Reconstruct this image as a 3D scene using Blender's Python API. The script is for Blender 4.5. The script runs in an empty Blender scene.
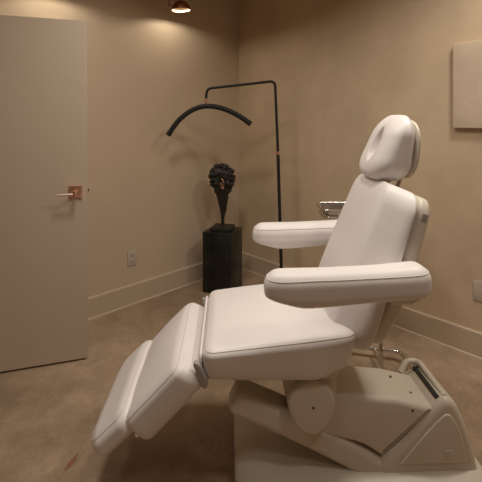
import bpy, bmesh, math, random
from mathutils import Vector, Matrix, noise
C = bpy.context.scene.collection
R = math.radians
H = 1.45                      # camera height
YAW = R(-44.03)               # room axes: left wall is y = WY, right wall is x = WX
WX, WY = 2.759, 2.883
RX0, RY0, CEIL = -1.75, -1.65, 2.80
cy, sy = math.cos(YAW), math.sin(YAW)

def W(X, Y, Z=0.0):           # a place given as right / ahead / up of the viewer's spot on the floor
    return Vector((X*cy - Y*sy, X*sy + Y*cy, Z))

# ------------------------------------------------------------------ materials
def mat(name, col, rough=.5, metal=0.0, var=0.0, scale=4.0, bump=0.0, bscale=60.0, spec=.5, coat=0.0, detail=4.0, col2=None):
    m = bpy.data.materials.new(name); m.use_nodes = True
    nt = m.node_tree; b = nt.nodes['Principled BSDF']
    b.inputs['Base Color'].default_value = (*col, 1)
    b.inputs['Roughness'].default_value = rough
    b.inputs['Metallic'].default_value = metal
    b.inputs['Specular IOR Level'].default_value = spec
    b.inputs['Coat Weight'].default_value = coat
    tc = nt.nodes.new('ShaderNodeTexCoord')
    if var or col2:
        n = nt.nodes.new('ShaderNodeTexNoise'); n.inputs['Scale'].default_value = scale
        n.inputs['Detail'].default_value = detail; n.inputs['Roughness'].default_value = .62
        nt.links.new(tc.outputs['Object'], n.inputs['Vector'])
        rmp = nt.nodes.new('ShaderNodeValToRGB')
        a = [c*(1-var) for c in col]; c2 = col2 or [min(1, c*(1+var)) for c in col]
        rmp.color_ramp.elements[0].position = .3; rmp.color_ramp.elements[1].position = .7
        rmp.color_ramp.elements[0].color = (*a, 1); rmp.color_ramp.elements[1].color = (*c2, 1)
        nt.links.new(n.outputs['Fac'], rmp.inputs['Fac']); nt.links.new(rmp.outputs['Color'], b.inputs['Base Color'])
    if bump:
        n2 = nt.nodes.new('ShaderNodeTexNoise'); n2.inputs['Scale'].default_value = bscale; n2.inputs['Detail'].default_value = 5
        nt.links.new(tc.outputs['Object'], n2.inputs['Vector'])
        bp = nt.nodes.new('ShaderNodeBump'); bp.inputs['Strength'].default_value = bump; bp.inputs['Distance'].default_value = .01
        nt.links.new(n2.outputs['Fac'], bp.inputs['Height']); nt.links.new(bp.outputs['Normal'], b.inputs['Normal'])
    return m

def floor_material():
    m = mat('concrete', (.33, .265, .205), .42, bump=.06, bscale=35)
    nt = m.node_tree; b = nt.nodes['Principled BSDF']; L = nt.links.new
    tc = [n for n in nt.nodes if n.type == 'TEX_COORD'][0]
    def nz(s, d, r=.6):
        n = nt.nodes.new('ShaderNodeTexNoise'); n.inputs['Scale'].default_value = s; n.inputs['Detail'].default_value = d
        n.inputs['Roughness'].default_value = r; L(tc.outputs['Object'], n.inputs['Vector']); return n
    def ramp(src, p0, c0, p1, c1):
        r = nt.nodes.new('ShaderNodeValToRGB'); e = r.color_ramp.elements
        e[0].position, e[0].color, e[1].position, e[1].color = p0, (*c0, 1), p1, (*c1, 1)
        L(src, r.inputs['Fac']); return r.outputs['Color']
    def mix(mode, f, a, c):
        x = nt.nodes.new('ShaderNodeMix'); x.data_type = 'RGBA'; x.blend_type = mode
        x.inputs[0].default_value = f; L(a, x.inputs[6]); L(c, x.inputs[7]); return x.outputs[2]
    base = ramp(nz(1.3, 6, .65).outputs['Fac'], .35, (.32, .232, .160), .68, (.47, .355, .255))
    mid = ramp(nz(6, 8, .72).outputs['Fac'], .33, (.72, .70, .67), .68, (1.12, 1.09, 1.04))
    fine = ramp(nz(55, 5, .75).outputs['Fac'], .30, (.55, .52, .48), .46, (1, 1, 1))
    c = mix('MULTIPLY', 1, base, mid); c = mix('MULTIPLY', .7, c, fine)
    L(c, b.inputs['Base Color'])
    rr = nt.nodes.new('ShaderNodeMapRange'); rr.inputs[3].default_value = .34; rr.inputs[4].default_value = .6
    L(nz(3, 5).outputs['Fac'], rr.inputs[0]); L(rr.outputs[0], b.inputs['Roughness'])
    return m

M = dict(
    plaster=mat('limewash_plaster', (.62, .485, .335), .8, var=.11, scale=2.2, bump=.12, bscale=9, detail=7, spec=.2),
    wall=mat('matte_wall_paint', (.60, .475, .35), .75, var=.03, scale=1.5, bump=.03, bscale=90, spec=.25),
    ceil=mat('ceiling_paint', (.50, .40, .30), .9),
    clay=mat('clay_plaster', (.40, .285, .19), .85, var=.08, scale=2),
    trim=mat('trim_paint', (.56, .45, .335), .45, var=.02),
    door=mat('door_paint', (.54, .44, .34), .5, var=.02, bump=.02, bscale=60),
    panel=mat('plaster_panel', (.60, .485, .365), .8, var=.08, scale=5, bump=.3, bscale=14, spec=.2),
    floor=floor_material(),
    vinyl=mat('white_vinyl', (.82, .775, .76), .42, var=.015, scale=3, bump=.10, bscale=9, spec=.45),
    seam=mat('seam_thread', (.66, .61, .585), .6),
    plastic=mat('ivory_plastic', (.66, .605, .51), .38, var=.02, scale=6, spec=.45),
    grey=mat('grey_plastic', (.36, .34, .32), .45),
    dark=mat('dark_gap', (.02, .018, .016), .7),
    black=mat('black_metal', (.008, .0075, .007), .6, metal=.0, spec=.5),
    lens=mat('smoked_diffuser', (.05, .047, .042), .5),
    copper=mat('brushed_copper', (.82, .50, .36), .38, metal=1, var=.06, scale=30),
    bronze=mat('copper_shade', (.34, .13, .075), .38, metal=.85, var=.1, scale=20),
    enamel=mat('shade_lining', (.42, .34, .24), .5),
    rose=mat('satin_rose_metal', (.86, .70, .60), .42, metal=.7),
    chrome=mat('polished_chrome', (.78, .76, .74), .12, metal=1),
    steel=mat('stainless_steel', (.70, .68, .65), .22, metal=1),
    marble=mat('black_marble', (.010, .011, .009), .3, var=.8, scale=7, col2=(.022, .026, .020), spec=.4),
    iron=mat('dark_patina', (.018, .016, .013), .45, var=.4, scale=40, bump=.5, bscale=70),
    gilt=mat('gilded_copper', (.50, .29, .17), .45, metal=.8, var=.3, scale=60),
    plate=mat('outlet_plastic', (.56, .49, .41), .4),
    slot=mat('socket_slot', (.08, .06, .05), .6),
    rust=mat('rust_stain', (.30, .13, .085), .6, var=.25, scale=40),
    bulb=None)
bm_ = bpy.data.materials.new('lamp_bulb'); bm_.use_nodes = True
_b = bm_.node_tree.nodes['Principled BSDF']
_b.inputs['Base Color'].default_value = (1, .85, .65, 1)
_b.inputs['Emission Color'].default_value = (1, .72, .42, 1); _b.inputs['Emission Strength'].default_value = 7
M['bulb'] = bm_

# ------------------------------------------------------------------ mesh helpers
def link(name, bm, m, parent=None, smooth=True, angle=40):
    me = bpy.data.meshes.new(name); bmesh.ops.recalc_face_normals(bm, faces=bm.faces[:])
    bm.to_mesh(me); bm.free()
    for mm in (m if isinstance(m, (list, tuple)) else [m]): me.materials.append(mm)
    if smooth:
        me.polygons.foreach_set('use_smooth', [True]*len(me.polygons))
        me.set_sharp_from_angle(angle=R(angle))
    o = bpy.data.objects.new(name, me); C.objects.link(o)
    if parent: o.parent = parent
    return o

def thing(name, label, cat, loc, rz=0.0, group=None):
    o = bpy.data.objects.new(name, None); C.objects.link(o); o.empty_display_size = .1
    o.location = loc; o.rotation_euler = (0, 0, rz); o['label'] = label; o['category'] = cat
    if group: o['group'] = group
    return o

def tag(o, label=None, cat=None, group=None, kind=None):
    for k, v in (('label', label), ('category', cat), ('group', group), ('kind', kind)):
        if v: o[k] = v
    return o

def add_box(bm, x0, y0, z0, x1, y1, z1, bev=0.0, seg=2):
    r = bmesh.ops.create_cube(bm, size=1.0)
    for v in r['verts']:
        v.co = Vector(((x0+x1)/2 + v.co.x*(x1-x0), (y0+y1)/2 + v.co.y*(y1-y0), (z0+z1)/2 + v.co.z*(z1-z0)))
    if bev:
        es = list({e for v in r['verts'] for e in v.link_edges})
        bmesh.ops.bevel(bm, geom=es, offset=bev, segments=seg, affect='EDGES', profile=.5)
    return bm
def box(*a, **k): return add_box(bmesh.new(), *a, **k)

def add_tube(bm, pts, r, n=12, closed=False, caps=True, rad=None):
    pts = [Vector(p) for p in pts]; N = len(pts); rings = []
    def tang(i):
        a = pts[(i-1) % N] if (closed or i > 0) else pts[i]
        b = pts[(i+1) % N] if (closed or i < N-1) else pts[i]
        return (b-a).normalized()
    t0 = tang(0); up = Vector((0, 0, 1)) if abs(t0.z) < .9 else Vector((1, 0, 0))
    nrm = (up - t0*up.dot(t0)).normalized()
    for i in range(N):
        t = tang(i); nrm = (nrm - t*nrm.dot(t)).normalized(); bn = t.cross(nrm)
        rr = rad[i] if rad else r
        rings.append([bm.verts.new(pts[i] + (nrm*math.cos(2*math.pi*k/n) + bn*math.sin(2*math.pi*k/n))*rr) for k in range(n)])
    for i in range(N if closed else N-1):
        a, b = rings[i], rings[(i+1) % N]
        off = 0
        if closed and i == N-1:
            off = min(range(n), key=lambda q: (a[0].co-b[q].co).length)
        for k in range(n):
            bm.faces.new((a[k], a[(k+1) % n], b[(k+1+off) % n], b[(k+off) % n]))
    if caps and not closed:
        bm.faces.new(rings[0]); bm.faces.new(rings[-1])
    return bm
def tube(*a, **k): return add_tube(bmesh.new(), *a, **k)

def add_lathe(bm, prof, n=32, loc=(0, 0, 0)):
    rings = []
    for (r, z) in prof:
        if r < 1e-5: rings.append([bm.verts.new((loc[0], loc[1], loc[2]+z))])
        else: rings.append([bm.verts.new((loc[0]+r*math.cos(2*math.pi*k/n), loc[1]+r*math.sin(2*math.pi*k/n), loc[2]+z)) for k in range(n)])
    for a, b in zip(rings, rings[1:]):
        for k in range(n):
            q = [a[k % len(a)], a[(k+1) % len(a)], b[(k+1) % len(b)], b[k % len(b)]]
            u = []
            for v in q:
                if v not in u: u.append(v)
            if len(u) > 2: bm.faces.new(u)
    return bm

def smooth_poly(pts, n=6, closed=False):                   # Catmull-Rom through the points
    out = []; N = len(pts)
    P = lambda i: Vector(pts[i % N]) if closed else Vector(pts[max(0, min(N-1, i))])
    for i in range(N if closed else N-1):
        p0, p1, p2, p3 = P(i-1), P(i), P(i+1), P(i+2)
        for k in range(n):
            t = k/n
            out.append(.5*((2*p1) + (p2-p0)*t + (2*p0-5*p1+4*p2-p3)*t*t + (3*p1-p0-3*p2+p3)*t**3))
    if not closed: out.append(Vector(pts[-1]))
    return out

def fillet(pts, rad, n=6):                                  # polyline with rounded corners
    pts = [Vector(p) for p in pts]; out = [pts[0]]
    for i in range(1, len(pts)-1):
        a, b, c = pts[i-1], pts[i], pts[i+1]
        r = rad[i-1] if isinstance(rad, (list, tuple)) else rad
        p = b + (a-b).normalized()*r; q = b + (c-b).normalized()*r
        for k in range(n+1):
            t = k/n; out.append(p*(1-t)**2 + b*2*t*(1-t) + q*t*t)
    out.append(pts[-1]); return out

def prism(poly, y0, y1, bev=0.0, seg=3, axis='y'):          # outline in x,z pushed along y
    bm = bmesh.new()
    a = [bm.verts.new((p[0], y0, p[1])) for p in poly]; b = [bm.verts.new((p[0], y1, p[1])) for p in poly]
    fa = bm.faces.new(a); fb = bm.faces.new(b[::-1]); n = len(poly)
    for i in range(n): bm.faces.new((a[i], a[(i+1) % n], b[(i+1) % n], b[i]))
    bmesh.ops.recalc_face_normals(bm, faces=bm.faces[:])
    if bev:
        es = list(fa.edges) + list(fb.edges)
        bmesh.ops.bevel(bm, geom=es, offset=bev, segments=seg, affect='EDGES', profile=.5)
    return bm

def axis_pos(h, r, seg, inner):
    rr = [math.tan(R(45*i/seg))*r for i in range(seg, 0, -1)]
    p = [-(h-r)-q for q in rr] + [-(h-r) + 2*(h-r)*i/inner for i in range(inner+1)] + [(h-r)+q for q in rr[::-1]]
    return p

def add_rbox(bm, size, r, inner=(10, 10, 4), seg=5, f=None):   # cushion-like rounded box, then bent by f
    h = [s/2 for s in size]; r = (r, r, r) if not isinstance(r, (list, tuple)) else r
    r = [min(q, hh*.999) for q, hh in zip(r, h)]
    ax = [axis_pos(h[i], r[i], seg, inner[i]) for i in range(3)]
    cache = {}
    def vert(p):
        ip = [max(-(h[i]-r[i]), min(h[i]-r[i], p[i])) for i in range(3)]
        d = Vector([(p[i]-ip[i])/r[i] for i in range(3)]).normalized()
        q = (ip[0]+d.x*r[0], ip[1]+d.y*r[1], ip[2]+d.z*r[2])
        key = tuple(round(c, 6) for c in q)
        if key not in cache: cache[key] = bm.verts.new(f(*q) if f else q)
        return cache[key]
    for a in range(3):
        b, c = (a+1) % 3, (a+2) % 3
        for s in (-1, 1):
            for i in range(len(ax[b])-1):
                for j in range(len(ax[c])-1):
                    vs = []
                    for (u, v) in ((i, j), (i+1, j), (i+1, j+1), (i, j+1)):
                        p = [0, 0, 0]; p[a] = s*h[a]; p[b] = ax[b][u]; p[c] = ax[c][v]
                        w = vert(p)
                        if w not in vs: vs.append(w)
                    if len(vs) > 2:
                        try: bm.faces.new(vs)
                        except ValueError: pass
    return bm
def rbox(*a, **k): return add_rbox(bmesh.new(), *a, **k)

def seam_pts(size, r, elev=40, f=None, n=10, sign=1, grow=0.0015):
    h = [s/2 for s in size]; out = []; e = R(elev)
    for q in range(4):
        sx, sy_ = ((1, 1), (-1, 1), (-1, -1), (1, -1))[q]
        for k in range(7):
            a = R(90*q + 90*k/6)
            out.append((sx*(h[0]-r[0]) + math.cos(a)*math.cos(e)*(r[0]+grow), sy_*(h[1]-r[1]) + math.sin(a)*math.cos(e)*(r[1]+grow),
                        sign*((h[2]-r[2]) + math.sin(e)*(r[2]+grow))))
    full = []
    for i, p in enumerate(out):
        q = out[(i+1) % len(out)]; full.append(p)
        if (Vector(p)-Vector(q)).length > .05:
            for k in range(1, n): full.append(tuple(Vector(p).lerp(Vector(q), k/n)))
    return [f(*p) if f else p for p in full]

# ------------------------------------------------------------------ the room
def struct(name, bm, m, **k):
    o = link(name, bm, m, **k); o['kind'] = 'structure'; return o
T = .12
struct('floor', box(RX0-T, RY0-T, -.1, WX+T, WY+1.3, 0), M['floor'])
struct('ceiling', box(RX0-T, RY0-T, CEIL, WX+T, WY+1.3, CEIL+.1), M['ceil'])
struct('wall_right', box(WX, RY0-T, 0, WX+T, WY+T, CEIL), M['plaster'])
DX0, DX1, DH = -.72, .215, 2.06                              # doorway in the left wall
bm = bmesh.new()
add_box(bm, DX1, WY, 0, WX, WY+T, CEIL); add_box(bm, RX0-T, WY, 0, DX0, WY+T, CEIL); add_box(bm, DX0, WY, DH, DX1, WY+T, CEIL)
struct('wall_left', bm, M['wall'])
struct('wall_near', box(RX0-T, RY0-T, 0, WX, RY0, CEIL), M['clay'])
struct('wall_rear', box(RX0-T, RY0, 0, RX0, WY, CEIL), M['clay'])
struct('wall_hall', box(RX0-T, WY+1.2, 0, WX+T, WY+1.3, CEIL), M['wall'])
# baseboards with a small rounded upper lip
BH, BT = .155, .020
def base_profile(): return [(0, 0), (BT+.008, 0), (BT+.007, .006), (BT, .011), (BT, BH-.005), (BT-.005, BH), (0, BH)]
def baseboard(name, p, q, nrm):
    bm = bmesh.new(); p, q, nrm = Vector(p), Vector(q), Vector(nrm)
    a = [bm.verts.new(p + nrm*x + Vector((0, 0, z))) for x, z in base_profile()]
    b = [bm.verts.new(q + nrm*x + Vector((0, 0, z))) for x, z in base_profile()]
    bm.faces.new(a); bm.faces.new(b[::-1]); n = len(a)
    for i in range(n): bm.faces.new((a[i], a[(i+1) % n], b[(i+1) % n], b[i]))
    struct(name, bm, M['trim'], angle=30)
baseboard('baseboard_left', (DX1+.07, WY, 0), (WX, WY, 0), (0, -1, 0))
baseboard('baseboard_right', (WX, WY-BT, 0), (WX, RY0, 0), (-1, 0, 0))
bm = bmesh.new()                                              # door casing
for x0, x1 in ((DX0-.07, DX0), (DX1, DX1+.07)): add_box(bm, x0, WY-.014, 0, x1, WY, DH+.07, bev=.003)
add_box(bm, DX0, WY-.014, DH, DX1, WY, DH+.07, bev=.003)
struct('trim_1', bm, M['trim'], angle=30)

# ------------------------------------------------------------------ the open door
dl = math.hypot(3.18, 1); ddir = Vector((-3.18/dl, -1/dl))    # from free edge to hinge, seen from the viewer
door_rot = YAW + math.atan2(ddir.y, ddir.x)                   # local +x runs from free edge to hinge
DW, DT = .90, .042
e = W(-.925, 2.44)
door = bpy.data.objects.new('door_1', bpy.data.meshes.new('door_1')); C.objects.link(door)
bm = box(0, -DT, .012, DW, 0, 2.042, bev=.002)
bm.to_mesh(door.data); bm.free(); door.data.materials.append(M['door'])
door.location = e; door.rotation_euler = (0, 0, door_rot); door['kind'] = 'structure'
# local +y of the leaf is the room face
hz, hx = 1.016, .066
hs = link('door_handle', box(hx-.037, 0, hz-.037, hx+.037, .009, hz+.037, bev=.002), M['copper'], door)
bm = bmesh.new()
add_tube(bm, [(hx, .009, hz), (hx, .05, hz)], .012, n=20)
add_lathe(bm, [(0, -.012), (.014, -.012), (.014, .012), (0, .012)], n=20, loc=(hx, .05, hz))
link('neck', bm, M['copper'], hs)
link('lever', rbox((.108, .012, .013), .0055, inner=(4, 1, 1), seg=3, f=lambda x, y, z: (hx+.047+x, .055+y, hz-.006+z-.06*(x+.06)*.35)), M['rose'], hs)
link('latch_bolt', box(-.010, -.03, hz-.012, .0, -.012, hz+.012, bev=.002), M['steel'], door)
for z in (.25, 1.05, 1.85):
    link('hinge', tube([(DW+.006, -DT-.004, z-.05), (DW+.006, -DT-.004, z+.05)], .007, n=10), M['copper'], door)

# ------------------------------------------------------------------ lights on the left wall
def wall_light(t, label):
    x = WX - t; out = .24
    r = thing('wall_light', label, 'wall lamp', (x, WY, 2.315), 0, 'copper wall lamps along the left wall')
    link('wall_plate', box(-.03, -.016, .30, .03, 0, .40, bev=.004), M['bronze'], r)
    sx = -.115
    link('stem', tube(fillet([(0, -.012, .35), (sx, -out, .35), (sx, -out, .012), (-.06, -out, .012)], [.03, .01]), .0055, n=10), M['bronze'], r)
    prof_o = [(.0, .076), (.020, .074), (.041, .064), (.058, .047), (.069, .026), (.074, .0)]
    prof_i = [(.0715, .0), (.0665, .025), (.0555, .045), (.039, .0605), (.019, .0705), (0, .0725)]
    sh = bmesh.new(); add_lathe(sh, prof_o + [(.073, -.002)] + prof_i[:1], n=40)
    s = link('shade', sh, M['bronze'], r); li = bmesh.new(); add_lathe(li, prof_i, n=40)
    l = link('shade_lining', li, M['enamel'], s); l.parent = s
    s.location = (0, -out, 0); s.rotation_euler = (R(-2), R(-2.5), 0)
    b = bmesh.new(); bmesh.ops.create_uvsphere(b, u_segments=16, v_segments=10, radius=.014)
    bl = link('bulb', b, M['bulb'], s); bl.location = (0, 0, .050)
    ld = bpy.data.lights.new('wall_lamp_light', 'SPOT'); ld.spot_size = R(172); ld.spot_blend = .12; ld.energy = E_SCONCE; ld.color = WARM2; ld.shadow_soft_size = .012
    lo = bpy.data.objects.new('wall_lamp_light', ld); C.objects.link(lo); lo.parent = s; lo.location = (0, 0, .018)
WARM = (1.0, .92, .81); WARM2 = (1.0, .90, .72)
E_SCONCE = 3.9
wall_light(.866, 'copper dome wall lamp glowing on the left wall near the corner')
wall_light(1.80, 'copper dome wall lamp high on the left wall above the open door')

# ------------------------------------------------------------------ wall plates and panel
def plate(name, label, cat, loc, rz, toggle):
    r = thing(name, label, cat, loc, rz)
    link('cover_plate', box(-.038, -.007, -.062, .038, 0, .062, bev=.004), M['plate'], r, angle=30)
    if toggle:
        for z in (-.048, .048):
            link('screw', tube([(0, -.006, z), (0, -.0078, z)], .0035, n=10), M['plate'], r)
    else:
        for z in (-.024, .024):
            s = link('socket', box(-.017, -.009, z-.018, .017, -.007, z+.018, bev=.0015), M['plate'], r)
            b = bmesh.new()
            for x in (-.007, .007): add_box(b, x-.0015, -.0095, z-.002, x+.0015, -.0088, z+.009)
            add_box(b, -.003, -.0095, z-.012, .003, -.0088, z-.007)
            link('slots', b, M['slot'], s)
    return r
plate('power_outlet', 'small beige power outlet low on the left wall beside the open door', 'outlet', (WX-1.165, WY, .362), 0, False)
plate('outlet_cover', 'pale blank outlet cover low on the right wall behind the chair back', 'wall plate', (WX, WY-2.122, .402), R(-90), True)
bm = rbox((.56, .035, .53), .004, inner=(8, 1, 8), seg=2)
p = link('hanging_panel', bm, M['panel']); p.location = (WX-.0176, WY-1.978-.28, 1.658); p.rotation_euler = (0, 0, R(-90))
tag(p, 'blank square textured plaster panel hanging on the right wall', 'wall art')

# ------------------------------------------------------------------ treatment chair
CX = .30                                                     # root sits under the middle of the base
chair = thing('treatment_chair', 'white vinyl reclining treatment chair with armrests and ivory lift base on concrete floor', 'treatment chair', W(CX, 1.75), YAW + R(2.0))
def cpart(name, bm, m, parent=None, angle=50):
    bmesh.ops.translate(bm, verts=bm.verts[:], vec=(-CX, 0, 0))
    return link(name, bm, m, parent or chair, angle=angle)
def frame(O, a, g=None):                                     # (u along, v across, w up) -> chair space
    ca, sa = math.cos(a), math.sin(a)
    def f(u, v, w):
        if g: u, v, w = g(u, v, w)
        return (O[0] + u*ca - w*sa, v, O[1] + u*sa + w*ca)
    return f
def lerp(a, b, t): return a + (b-a)*t
def sst(a, b, x):
    t = max(0, min(1, (x-a)/(b-a))); return t*t*(3-2*t)
def cushion(name, size, r, f, inner=(14, 14, 4), elev=42, parent=None, n=10, seg=6, seam=True):
    o = cpart(name, rbox(size, r, inner=inner, seg=seg, f=f), M['vinyl'], parent, angle=80)
    if seam: cpart('seam', tube(seam_pts(size, r, elev, f, n=inner[0]+2, grow=.0004), .0015, n=6, closed=True), M['seam'], o)
    return o
def wr(x, y, z, a=.003, s=9): return a*noise.noise(Vector((x*s, y*s, z*s)))

# seat
SX0, SX1 = -.150, .425; SL = SX1-SX0; SW = .565
def seat_f(x, y, z):
    u = x/SL + .5; w = z/.15 + .5
    top = lerp(.608, .668, u); bot = lerp(.486, .462, u) + .05*sst(.72, 1.0, u)
    zz = lerp(bot, top, w)
    if w > .5: zz += (w-.5)*2*(.016*(1-(2*y/SW)**2)*(1-abs(2*u-1)**3))
    yy = y*(1 - .10*(1-w)**2)
    xx = SX0 + SL*u - .03*(1-w)*sst(.6, 1, u)
    return (xx, yy, zz + wr(xx, y, zz, .002))
cushion('seat_cushion', (SL, SW, .15), (.045, .045, .034), seat_f)
cpart('seat_pan', rbox((.44, .46, .05), (.04, .04, .02), inner=(4, 4, 1), f=lambda x, y, z: (.15+x, y, .488+z)), M['plastic'])
# leg section
A = Vector((-.240, .562)); B = Vector((-.443, .354)); leg_len = (A-B).length
la = math.atan2(A.y-B.y, A.x-B.x); LT = .132
def leg_g(u, v, w):
    k = 1-abs(2*u/leg_len)**2.5
    if w > 0: w += .016*max(0, k)*(1-(2*v/SW)**2)
    if u > 0: u += (.5 - w/LT)*.045*(2*u/leg_len)
    v = v*(1 - .05*sst(0, -.06, w))
    return u, v, w + wr(u, v, w, .003)
Mid = (A+B)/2; lo = Vector((math.sin(la), -math.cos(la)))*(LT/2)
leg_f = frame(Mid+lo, la, leg_g)
legc = cushion('leg_cushion', (leg_len, SW, LT), (.04, .045, .032), leg_f)
hp = [(-.128, .500), (-.142, .528), (-.158, .560), (-.176, .570), (-.182, .556), (-.168, .526), (-.160, .490), (-.138, .474)]
for s in (-1, 1):
    cpart('hinge_cover', prism([p for p in smooth_poly(hp, 4, True)], s*.262-.012, s*.262+.012, bev=.006), M['grey'])
cpart('vinyl_flap', rbox((.018, .51, .13), (.008, .02, .03), inner=(1, 10, 3), f=lambda x, y, z: (-.158+x-.0*(z/.11), y, .525+z)), M['vinyl'])
# foot section sliding out from under the leg section
FT = .096; fl = .20; fa = la - R(2)
fE = Vector((-.578, .264)); fd = Vector((math.cos(fa), math.sin(fa)))
fO = fE + fd*fl/2 + Vector((math.sin(fa), -math.cos(fa)))*FT/2
def foot_g(u, v, w):
    if w > 0: w += .008*(1-(2*v/.55)**2)
    return u, v, w + wr(u, v, w, .002)
cushion('foot_cushion', (fl, .55, FT), (.055, .075, .038), frame(fO, fa, foot_g))
tr = link('slide_rail', tube([(0, -.2, 0), (0, .2, 0)], .008, n=10), M['chrome'], chair); tr.location = (-.40-CX, 0, .258)
for v in (-.2, .2):
    kb = cpart('knob', tube([(-.368, v*1.15, .292), (-.350, v*1.15, .276)], .007, n=10), M['grey'])
# backrest
bo = Vector((.322, .622)); bt = Vector((.563, 1.203)); bl = (bt-bo).length; ba = math.atan2(bt.y-bo.y, bt.x-bo.x)
BTK = .155; BW = .56
def back_g(u, v, w):                                         # w = +thickness/2 is the front face (towards the feet)
    t = u/bl + .5
    k = 1 - .03*sst(.55, 1.0, t) - .02*sst(.3, 0, t)
    fr = max(0, min(1, (w/BTK+.12)/.58))
    v = v*k*(1 - .33*fr)                                     # sides slope in towards the front
    if w > 0: w += .010*(1-(2*v/BW)**2)*(1-abs(2*t-1)**3) + .008*math.cos(math.pi*min(1, abs(v)/.2))*0
    if w < 0: w += .042*t*sst(0, -.5, w/BTK)
    return u, v, w + wr(u, v, w, .003, 7)
bm_mid = (bo+bt)/2 + Vector((math.sin(ba), -math.cos(ba)))*BTK/2
cushion('back_cushion', (bl, BW, BTK), (.085, .085, .020), frame(bm_mid, ba, back_g), inner=(18, 16, 4), seam=False)
sh_c = (bo+bt)/2 + Vector((math.sin(ba), -math.cos(ba)))*(BTK+.022) + Vector((math.cos(ba), math.sin(ba)))*(.012)
def shell_g(u, v, w):
    t = u/(bl-.03) + .5
    return u, v*(1-.07*sst(.6, 1, t)-.18*sst(.35, 0, t)), w - .018*(1-(2*v/.52)**2) + .042*t - .008
shl = cpart('back_shell', rbox((bl-.03, .535, .078), (.07, .07, .03), inner=(10, 12, 2), f=frame(sh_c, ba, shell_g)), M['plastic'], angle=80)
for s in (-1, 1):
    q = frame(sh_c, ba)
    cpart('grey_inlay', rbox((.032, .005, .022), .0024, inner=(2, 1, 2), seg=2, f=lambda x, y, z: q(.232+x, s*(.2525)+y, .026+z)), M['grey'], shl)
# headrest with a face opening
hc = Vector((.643, 1.328)); ha = R(84.5)
HL, HW, HT = .285, .285, .150
def head_g(u, v, w):
    w0 = w; w += -.36*u*sst(-.5, .45, w/HT)
    rr = math.sqrt((u/(HL/2))**2 + (v/(HW/2))**2)
    if w0 > 0:
        d = math.sqrt(((u-.010)/.076)**2 + ((v+.004)/.038)**2)
        w -= .060*(1-sst(.35, 1.05, d))*sst(0, .05, w0)
        d2 = math.sqrt((u/.115)**2 + (v/.085)**2)
        w -= .008*(1-sst(.5, 1.2, d2))
    return u, v, w
hf = frame(hc + Vector((math.sin(ha), -math.cos(ha)))*0, ha, head_g)
hd = cushion('headrest_cushion', (HL, HW, HT), (.095, .105, .062), hf, inner=(40, 40, 3), elev=0, seg=9, seam=False)
hb = hc + Vector((math.sin(ha), -math.cos(ha)))*(HT/2-.004)
cpart('headrest_shell', rbox((HL-.035, HW-.02, .034), (.10, .105, .015), inner=(4, 4, 1), f=frame(hb, ha)), M['plastic'], hd, angle=80)
stem = bmesh.new()
for s in (-1, 1):
    add_tube(stem, [frame(bm_mid, ba)(.22, s*.05, -.03), frame(hb, ha)(-.02, s*.05, .0)], .008, n=10)
cpart('headrest_post', stem, M['chrome'])
# armrests
AL, AW, AT = .585, .125, .126
AX = .070 + AL/2
def arm_g(u, v, w):
    t = u/AL + .5
    wid = 1 - .10*math.sin(math.pi*min(1, t*1.1))
    wid *= 1 - .16*sst(.2, 0, t)
    v = v*wid
    h = w/(AT/2); w0 = w
    if h > 0: w += h*(.004*(1-(2*v/AW)**2) - .006*math.sin(math.pi*t))
    if h < 0: w -= h*(.034*sst(.26, 0, t) + .012*sst(.2, 1, t))
    w += .020*(t-.4)
    return u, v, w + wr(u, v, w, .002)
for s in (-1, 1):
    am = cushion('armrest', (AL, AW, AT), (.056, .045, .050), frame((AX, .860), R(0.3), lambda u, v, w, s=s: (arm_g(u, v, w)[0], arm_g(u, v, w)[1] + s*.322, arm_g(u, v, w)[2])), inner=(18, 6, 3), elev=36)
    cpart('armrest_plate', rbox((.24, .085, .03), (.04, .03, .008), inner=(4, 2, 1), f=lambda x, y, z: (AX+.14+x, s*.322+y, .829+z)), M['plastic'], am)
    cpart('armrest_bracket', rbox((.09, .05, .10), .015, inner=(2, 1, 2), f=lambda x, y, z: (.575+x, s*.285+y, .83+z)), M['plastic'], am)
# lift body below the seat
top = [(.205, .415), (.40, .388), (.60, .366), (.745, .330), (.735, .318)]
low = smooth_poly([(.54, .146), (.47, .190), (.40, .214), (.297, .238), (.21, .29)], 5)
bodyp = [Vector(p) for p in top] + low
def fall(bm, y0, k):
    for yy in (y0, y0+.05, y0+.11):
        bmesh.ops.bisect_plane(bm, geom=bm.verts[:]+bm.edges[:]+bm.faces[:], plane_co=(0, yy, 0), plane_no=(0, 1, 0))
    for v in bm.verts:
        if v.co.y > y0: v.co.z -= k*(v.co.y-y0)*max(0, (v.co.z-.12)/.25)
    return bm
body = cpart('lift_cover', fall(prism(bodyp, -.20, .20, bev=.02, seg=4), .0, .80), M['plastic'], angle=35)
screws = [(.335, .40-.02, -.191), (.30, .30, -.238)]
neck = cpart('seat_mount', rbox((.20, .40, .20), .05, inner=(2, 3, 2), f=lambda x, y, z: (.272+x, y*.8-.04, .40+z)), M['plastic'])
cap = bmesh.new()
cp = [(.258 + .090*math.cos(R(a)), .385 + (.122 if math.sin(R(a)) < 0 else .085)*math.sin(R(a))*abs(math.sin(R(a)))**.25) for a in range(0, 360, 8)]
capo = cpart('pivot_cap', prism(cp, -.238, .14, bev=.014, seg=4), M['plastic'], angle=60)
def screw(x, y, z, p):
    cpart('screw', tube([(x, y+.004, z), (x, y-.0015, z)], .0048, n=12), M['slot'], p)
screw(.262, -.238, .372, capo); screw(.345, -.20, .345, body); screw(.655, -.20, .325, body)
def tscrew(x, y, z):
    cpart('screw', tube([(x, y, z-.004), (x, y, z+.0012)], .005, n=12), M['slot'], body)
tscrew(.63, -.05, .3625); tscrew(.68, -.13, .3465)
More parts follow.
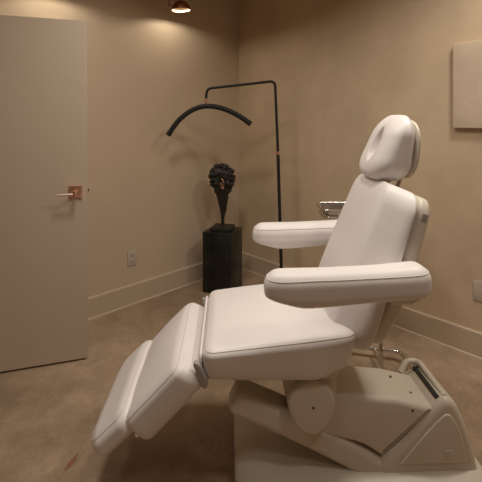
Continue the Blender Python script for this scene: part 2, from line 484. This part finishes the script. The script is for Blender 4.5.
# lower lift arm
arm_a = Vector((-.04, .372)); arm_b = Vector((.57, .062)); aa = math.atan2(arm_b.y-arm_a.y, arm_b.x-arm_a.x)
ll = (arm_b-arm_a).length
larm = cpart('lift_arm', rbox((ll, .12, .10), (.03, .03, .028), inner=(8, 3, 1), f=frame((arm_a+arm_b)/2, aa, lambda u, v, w: (u, v-.145, w + .012*math.sin(math.pi*(u/ll+.5))))), M['plastic'], angle=80)
cpart('arm_end_plate', rbox((.012, .03, .05), .005, inner=(1, 1, 1), seg=2, f=frame((arm_a+arm_b)/2, aa, lambda u, v, w: (u+ll/2-.02, v-.185, w))), M['slot'], larm)
# floor base
def deck_f(x, y, z):
    t = (x+.495)/.99
    k = 1 - .08*sst(.2, 0, t)
    return (.465+x, y*k, .05+z)
deck = cpart('floor_base', rbox((.99, .56, .10), (.10, .10, .06), inner=(8, 6, 1), f=deck_f), M['plastic'], angle=80)
hump = smooth_poly([(.50, .07), (.545, .150), (.625, .215), (.690, .285), (.748, .345), (.79, .368), (.828, .345), (.865, .265), (.895, .17), (.92, .07)], 5)
hmp = cpart('base_cover', fall(prism(hump, -.21, .21, bev=.028, seg=5), .0, .75), M['plastic'], deck, angle=60)
inner_h = smooth_poly([(.60, .13), (.66, .20), (.72, .265), (.775, .315), (.805, .305), (.835, .25), (.86, .17), (.865, .13)], 5)
cpart('side_panel', prism(inner_h, -.216, -.19, bev=.006), M['plastic'], hmp)
cpart('badge_plate', rbox((.036, .006, .034), .0025, inner=(1, 1, 1), seg=2, f=lambda x, y, z: (.79+x, -.2165+y, .165+z)), M['plastic'], hmp)
# lip round the far end of the lift cover and the dark slot before it
lip = fillet([(.70, .012, .338), (.735, .035, .374), (.788, .03, .376), (.792, -.18, .360)], [.02, .03])
cpart('cover_lip', tube(lip, .013, n=12), M['plastic'], hmp)
cpart('slot', box(.757, -.180, .29, .780, .018, .3625), M['dark'], hmp)

# ------------------------------------------------------------------ instrument stand behind the chair
st = thing('instrument_stand', 'chrome instrument tray stand behind the chair backrest', 'stand', W(.83, 2.42), YAW)
def sp(X, Y, Z): return (X-.83, Y-2.42, Z)
ub = fillet([sp(.50, 2.15, .06), sp(.62, 2.50, .06), sp(.96, 2.415, .06), sp(.955, 2.08, .06)], [.07, .05], n=8)
link('base_tube', tube(ub, .014, n=14), M['chrome'], st)
for (X, Y) in ((.50, 2.15), (.955, 2.08), (.66, 2.49)):
    b = bmesh.new()
    add_tube(b, [sp(X-.009, Y, .024), sp(X+.009, Y, .024)], .024, n=20)
    cst = link('caster', b, M['grey'], st)
    link('caster_fork', tube([sp(X, Y, .02), sp(X, Y, .066)], .007, n=8), M['chrome'], cst)
link('pole', tube([sp(.795, 2.30, .06), sp(.795, 2.30, .90)], .013, n=16), M['chrome'], st)
link('foot_bar', tube([sp(.795, 2.30, .06), sp(.80, 2.455, .06)], .0115, n=12), M['chrome'], st)
link('pole_collar', tube([sp(.795, 2.30, .50), sp(.795, 2.30, .545)], .017, n=16), M['steel'], st)
TX0, TX1, TY0, TY1, TZ = .466, .90, 2.315, 2.53, .928
def rrect(x0, y0, x1, y1, r, z, n=6):
    pts = []
    for q, (cx_, cy_) in enumerate(((x1-r, y1-r), (x0+r, y1-r), (x0+r, y0+r), (x1-r, y0+r))):
        for k in range(n+1):
            a = R(90*q + 90*k/n); pts.append(sp(cx_+r*math.cos(a), cy_+r*math.sin(a), z))
    return pts
fr = link('tray_frame', tube(rrect(TX0+.012, TY0+.012, TX1-.012, TY1-.012, .03, TZ-.045), .006, n=10, closed=True), M['chrome'], st)
link('cross_bar', tube([sp(.795, 2.30, TZ-.05), sp(.795, TY1-.012, TZ-.05)], .007, n=10), M['chrome'], st)
# pressed tray: rim, sloping sides, floor
bm = bmesh.new()
loops = [rrect(TX0, TY0, TX1, TY1, .035, TZ-.006), rrect(TX0-.001, TY0-.001, TX1+.001, TY1+.001, .036, TZ), rrect(TX0+.010, TY0+.010, TX1-.010, TY1-.010, .03, TZ),
         rrect(TX0+.022, TY0+.022, TX1-.022, TY1-.022, .026, TZ-.038), rrect(TX0+.03, TY0+.03, TX1-.03, TY1-.03, .02, TZ-.042)]
vl = [[bm.verts.new(p) for p in l] for l in loops]
for a, b in zip(vl, vl[1:]):
    for i in range(len(a)): bm.faces.new((a[i], a[(i+1) % len(a)], b[(i+1) % len(a)], b[i]))
bm.faces.new(vl[-1])
link('tray_rim', tube(rrect(TX0, TY0, TX1, TY1, .035, TZ), .0065, n=10, closed=True), M['chrome'], st)
tr = link('tray', bm, M['steel'], st)
so = tr.modifiers.new('thickness', 'SOLIDIFY'); so.thickness = .0015

# ------------------------------------------------------------------ half-moon floor lamp
LY = 3.12
lamp = thing('floor_lamp', 'black half moon arc floor lamp with copper joints before the corner', 'lamp', W(.318, LY), YAW)
def lp(px, py, Y): return Vector(((px)*Y - .318, Y-LY, H - py*Y))    # px,py = slopes from the viewer's eye height
f_ = 1/405
def ls(u, v, Y=LY): return lp((u-241)*f_, (v-119)*f_, Y)
foot = ls(282.3, 119+405*(H-.02)/LY); ptop = ls(275, 81)
mid = ls(278, 153)
link('lamp_base', add_lathe(bmesh.new(), [(0, 0), (.135, 0), (.14, .004), (.14, .012), (.132, .018), (.03, .02), (.02, .035), (0, .035)], n=40, loc=(foot.x, 0, 0)), M['black'], lamp)
elbow = ls(207, 88.6, LY+.08); drop = ls(205.6, 103, LY+.08)
link('pole', tube([foot, mid], .0125, n=14), M['black'], lamp)
u_ = (ptop-foot).normalized()
link('pole_collar', tube([mid-u_*.012, mid+u_*.014], .0155, n=16), M['copper'], lamp)
link('upper_arm', tube(fillet([mid, ptop, elbow, drop], [.045, .04], n=8), .0105, n=14), M['black'], lamp)
dd = (drop-elbow).normalized()
link('joint', tube([drop-dd*.035, drop-dd*.002], .0125, n=14), M['copper'], lamp)
arc2d = [(168.5, 135), (173, 127.5), (180, 119), (190, 111.2), (200, 107), (210, 106), (222, 108.2), (233, 112.6), (243, 118.3), (250.5, 124)]
arc = smooth_poly([ls(u, v, LY+.08) for u, v in arc2d], 6)
bar = tube(arc, .019, n=14)
lb = link('light_bar', bar, M['black'], lamp)
ctr = ls(209, 160, LY+.08)
inn = [p + (ctr-p).normalized()*.008 for p in arc]
link('diffuser', tube(inn[2:-2], .0135, n=12), M['lens'], lb)
for a, b in ((arc[0], arc[2]), (arc[-1], arc[-3])):
    d = (a-b).normalized(); link('end_cap', tube([a-d*.028, a+d*.004], .0215, n=14), M['black'], lb)

# ------------------------------------------------------------------ plinth and sculpture
near = Vector((-.08, 3.30)); lft = Vector((-.322, 3.39)); pw = (near-lft).length
pa = math.atan2(near.y-lft.y, near.x-lft.x)
pc = (near+lft)/2 + Vector((-math.sin(pa), math.cos(pa)))*pw/2
PH = .505
pl = link('plinth', box(-pw/2, -pw/2, 0, pw/2, pw/2, PH, bev=.003), M['marble'])
pl.location = W(pc.x, pc.y); pl.rotation_euler = (0, 0, YAW+pa)
tag(pl, 'black marble plinth standing on the floor in the room corner', 'plinth')
sc_ = thing('bust_sculpture', 'dark knobbly bust sculpture on a thin neck standing on the black plinth', 'sculpture', W(pc.x, pc.y, PH), YAW+pa*.5)
link('base_slab', box(-.088, -.088, 0, .088, .088, .028, bev=.003), M['iron'], sc_)
random.seed(4)
prof = [(.028, .030, 0), (.034, .018, 0), (.06, .014, 0), (.11, .016, .0), (.17, .026, .002), (.23, .040, .0), (.29, .054, .0), (.35, .074, -.002), (.40, .090, -.006), (.45, .098, -.012), (.50, .092, -.014), (.53, .066, -.014), (.55, .02, -.012)]
prof = smooth_poly([Vector(p) for p in prof], 4)
bm = bmesh.new(); n = 28; rings = []
for p in prof:
    z, rr, ox = p
    ring = []
    for k in range(n):
        a = 2*math.pi*k/n
        q = Vector((math.cos(a), math.sin(a), 0))
        b = 1 + (.26*noise.noise(Vector((q.x*2.2, q.y*2.2, z*16))) + .22*noise.noise(Vector((q.x*5, q.y*5, z*45)))) * sst(.06, .2, z)
        d = math.sqrt(((z-.425)/.04)**2 + ((a-R(281))/.30)**2)
        b *= 1 - .5*(1-sst(.5, 1.1, d))
        ring.append(bm.verts.new((ox + q.x*rr*b, q.y*rr*b*.85, z)))
    rings.append(ring)
for a, b in zip(rings, rings[1:]):
    for k in range(n): bm.faces.new((a[k], a[(k+1) % n], b[(k+1) % n], b[k]))
bm.faces.new(rings[0]); bm.faces.new(rings[-1])
hdm = link('head', bm, M['iron'], sc_, angle=60)
bm = bmesh.new()
for i in range(120):                                          # knots of curled hair
    a = random.uniform(0, 2*math.pi); zz = random.uniform(.38, .552)
    if 4.45 < a < 5.35 and zz < .475: continue
    rr = .102*math.sqrt(max(.02, 1-((zz-.45)/.108)**2)) if zz > .45 else lerp(.085, .102, (zz-.38)/.07)
    rr *= random.uniform(.88, 1.06)
    r0 = random.uniform(.008, .021)
    mtx = Matrix.Translation((rr*math.cos(a)-.010, rr*math.sin(a)*.85, zz))
    bmesh.ops.create_icosphere(bm, subdivisions=2, radius=r0, matrix=mtx)
link('curls', bm, M['iron'], sc_)
bm = bmesh.new()                                             # gilded face edge inside the opening
for i in range(9):
    a = R(281) + random.uniform(-.16, .16); zz = .362 + i*.010
    mtx = Matrix.Translation((.082*math.cos(a)-.004, .070*math.sin(a), zz))
    bmesh.ops.create_icosphere(bm, subdivisions=2, radius=random.uniform(.006, .010), matrix=mtx)
link('face', bm, M['gilt'], sc_)

# ------------------------------------------------------------------ rusty stain set in the concrete
bm = bmesh.new()
c = W(-.715, 1.71, .0012); pts = []
for k in range(22):
    a = 2*math.pi*k/22; r = 1 + .3*noise.noise(Vector((math.cos(a)*2, math.sin(a)*2, 3)))
    r += .45*noise.noise(Vector((math.cos(a)*5, math.sin(a)*5, 1)))
    q = Vector((.011*r*math.cos(a), .042*r*math.sin(a)))
    ang = YAW - R(14); pts.append(bm.verts.new(c + Vector((q.x*math.cos(ang)-q.y*math.sin(ang), q.x*math.sin(ang)+q.y*math.cos(ang), 0))))
bm.faces.new(pts)
s = link('floor_stain', bm, M['rust']); s['kind'] = 'structure'

# ------------------------------------------------------------------ ceiling downlights
def downlight(X, Y, power, label, size=.34, spread=150):
    p = W(X, Y, CEIL)
    r = thing('ceiling_downlight', label, 'ceiling light', p, 0, 'recessed ceiling downlights')
    link('trim_ring', add_lathe(bmesh.new(), [(.175, -.001), (.195, -.001), (.196, -.005), (.185, -.008), (.175, -.003), (.175, -.001)], n=36), M['ceil'], r)
    ld = bpy.data.lights.new('downlight_lamp', 'AREA'); ld.shape = 'DISK'; ld.size = size; ld.energy = power; ld.color = WARM; ld.spread = R(spread)
    lo = bpy.data.objects.new('downlight_lamp', ld); C.objects.link(lo); lo.parent = r; lo.location = (0, 0, -.006)
downlight(-.45, 1.75, 12.5, 'recessed ceiling downlight above the foot of the chair')
downlight(.35, 1.5, 7.6, 'recessed ceiling downlight above the chair seat')
downlight(1.30, 1.75, 13, 'recessed ceiling downlight between the chair headrest and the right wall')
downlight(1.30, .60, 7, 'recessed ceiling downlight over the open floor right of the viewer')
downlight(-1.25, .35, 5, 'recessed ceiling downlight in front of the open door')

PART_LABELS = {'lift_cover': 'ivory plastic lift cover', 'floor_base': 'ivory plastic floor base', 'base_cover': 'ivory plastic rear base cover',
    'pivot_cap': 'round ivory pivot cap', 'lift_arm': 'sloping ivory lift arm', 'headrest_cushion': 'headrest cushion with oval face opening',
    'back_shell': 'ivory plastic back shell', 'seam': None, 'joint': 'copper joint', 'base_tube': 'bent chrome base tube', 'face': 'gilded face lines'}
for o in C.objects:
    k = o.name.split('.')[0]
    if o.parent and PART_LABELS.get(k): o['label'] = PART_LABELS[k]
w = bpy.data.worlds.new('room_air'); bpy.context.scene.world = w; w.use_nodes = True
w.node_tree.nodes['Background'].inputs[0].default_value = (.02, .015, .01, 1)

# ------------------------------------------------------------------ camera
cd = bpy.data.cameras.new('camera'); cam = bpy.data.objects.new('camera', cd); C.objects.link(cam)
cam.location = (0, 0, H); cam.rotation_euler = (R(90), 0, YAW)
cd.sensor_width = 36; cd.lens = 36*405/482; cd.shift_y = -122/482; cd.clip_start = .02
S = bpy.context.scene; S.camera = cam
S.view_settings.view_transform = 'Standard'; S.view_settings.look = 'None'
S.view_settings.gamma = 1; S.view_settings.exposure = -.06; S.view_settings.use_curve_mapping = False
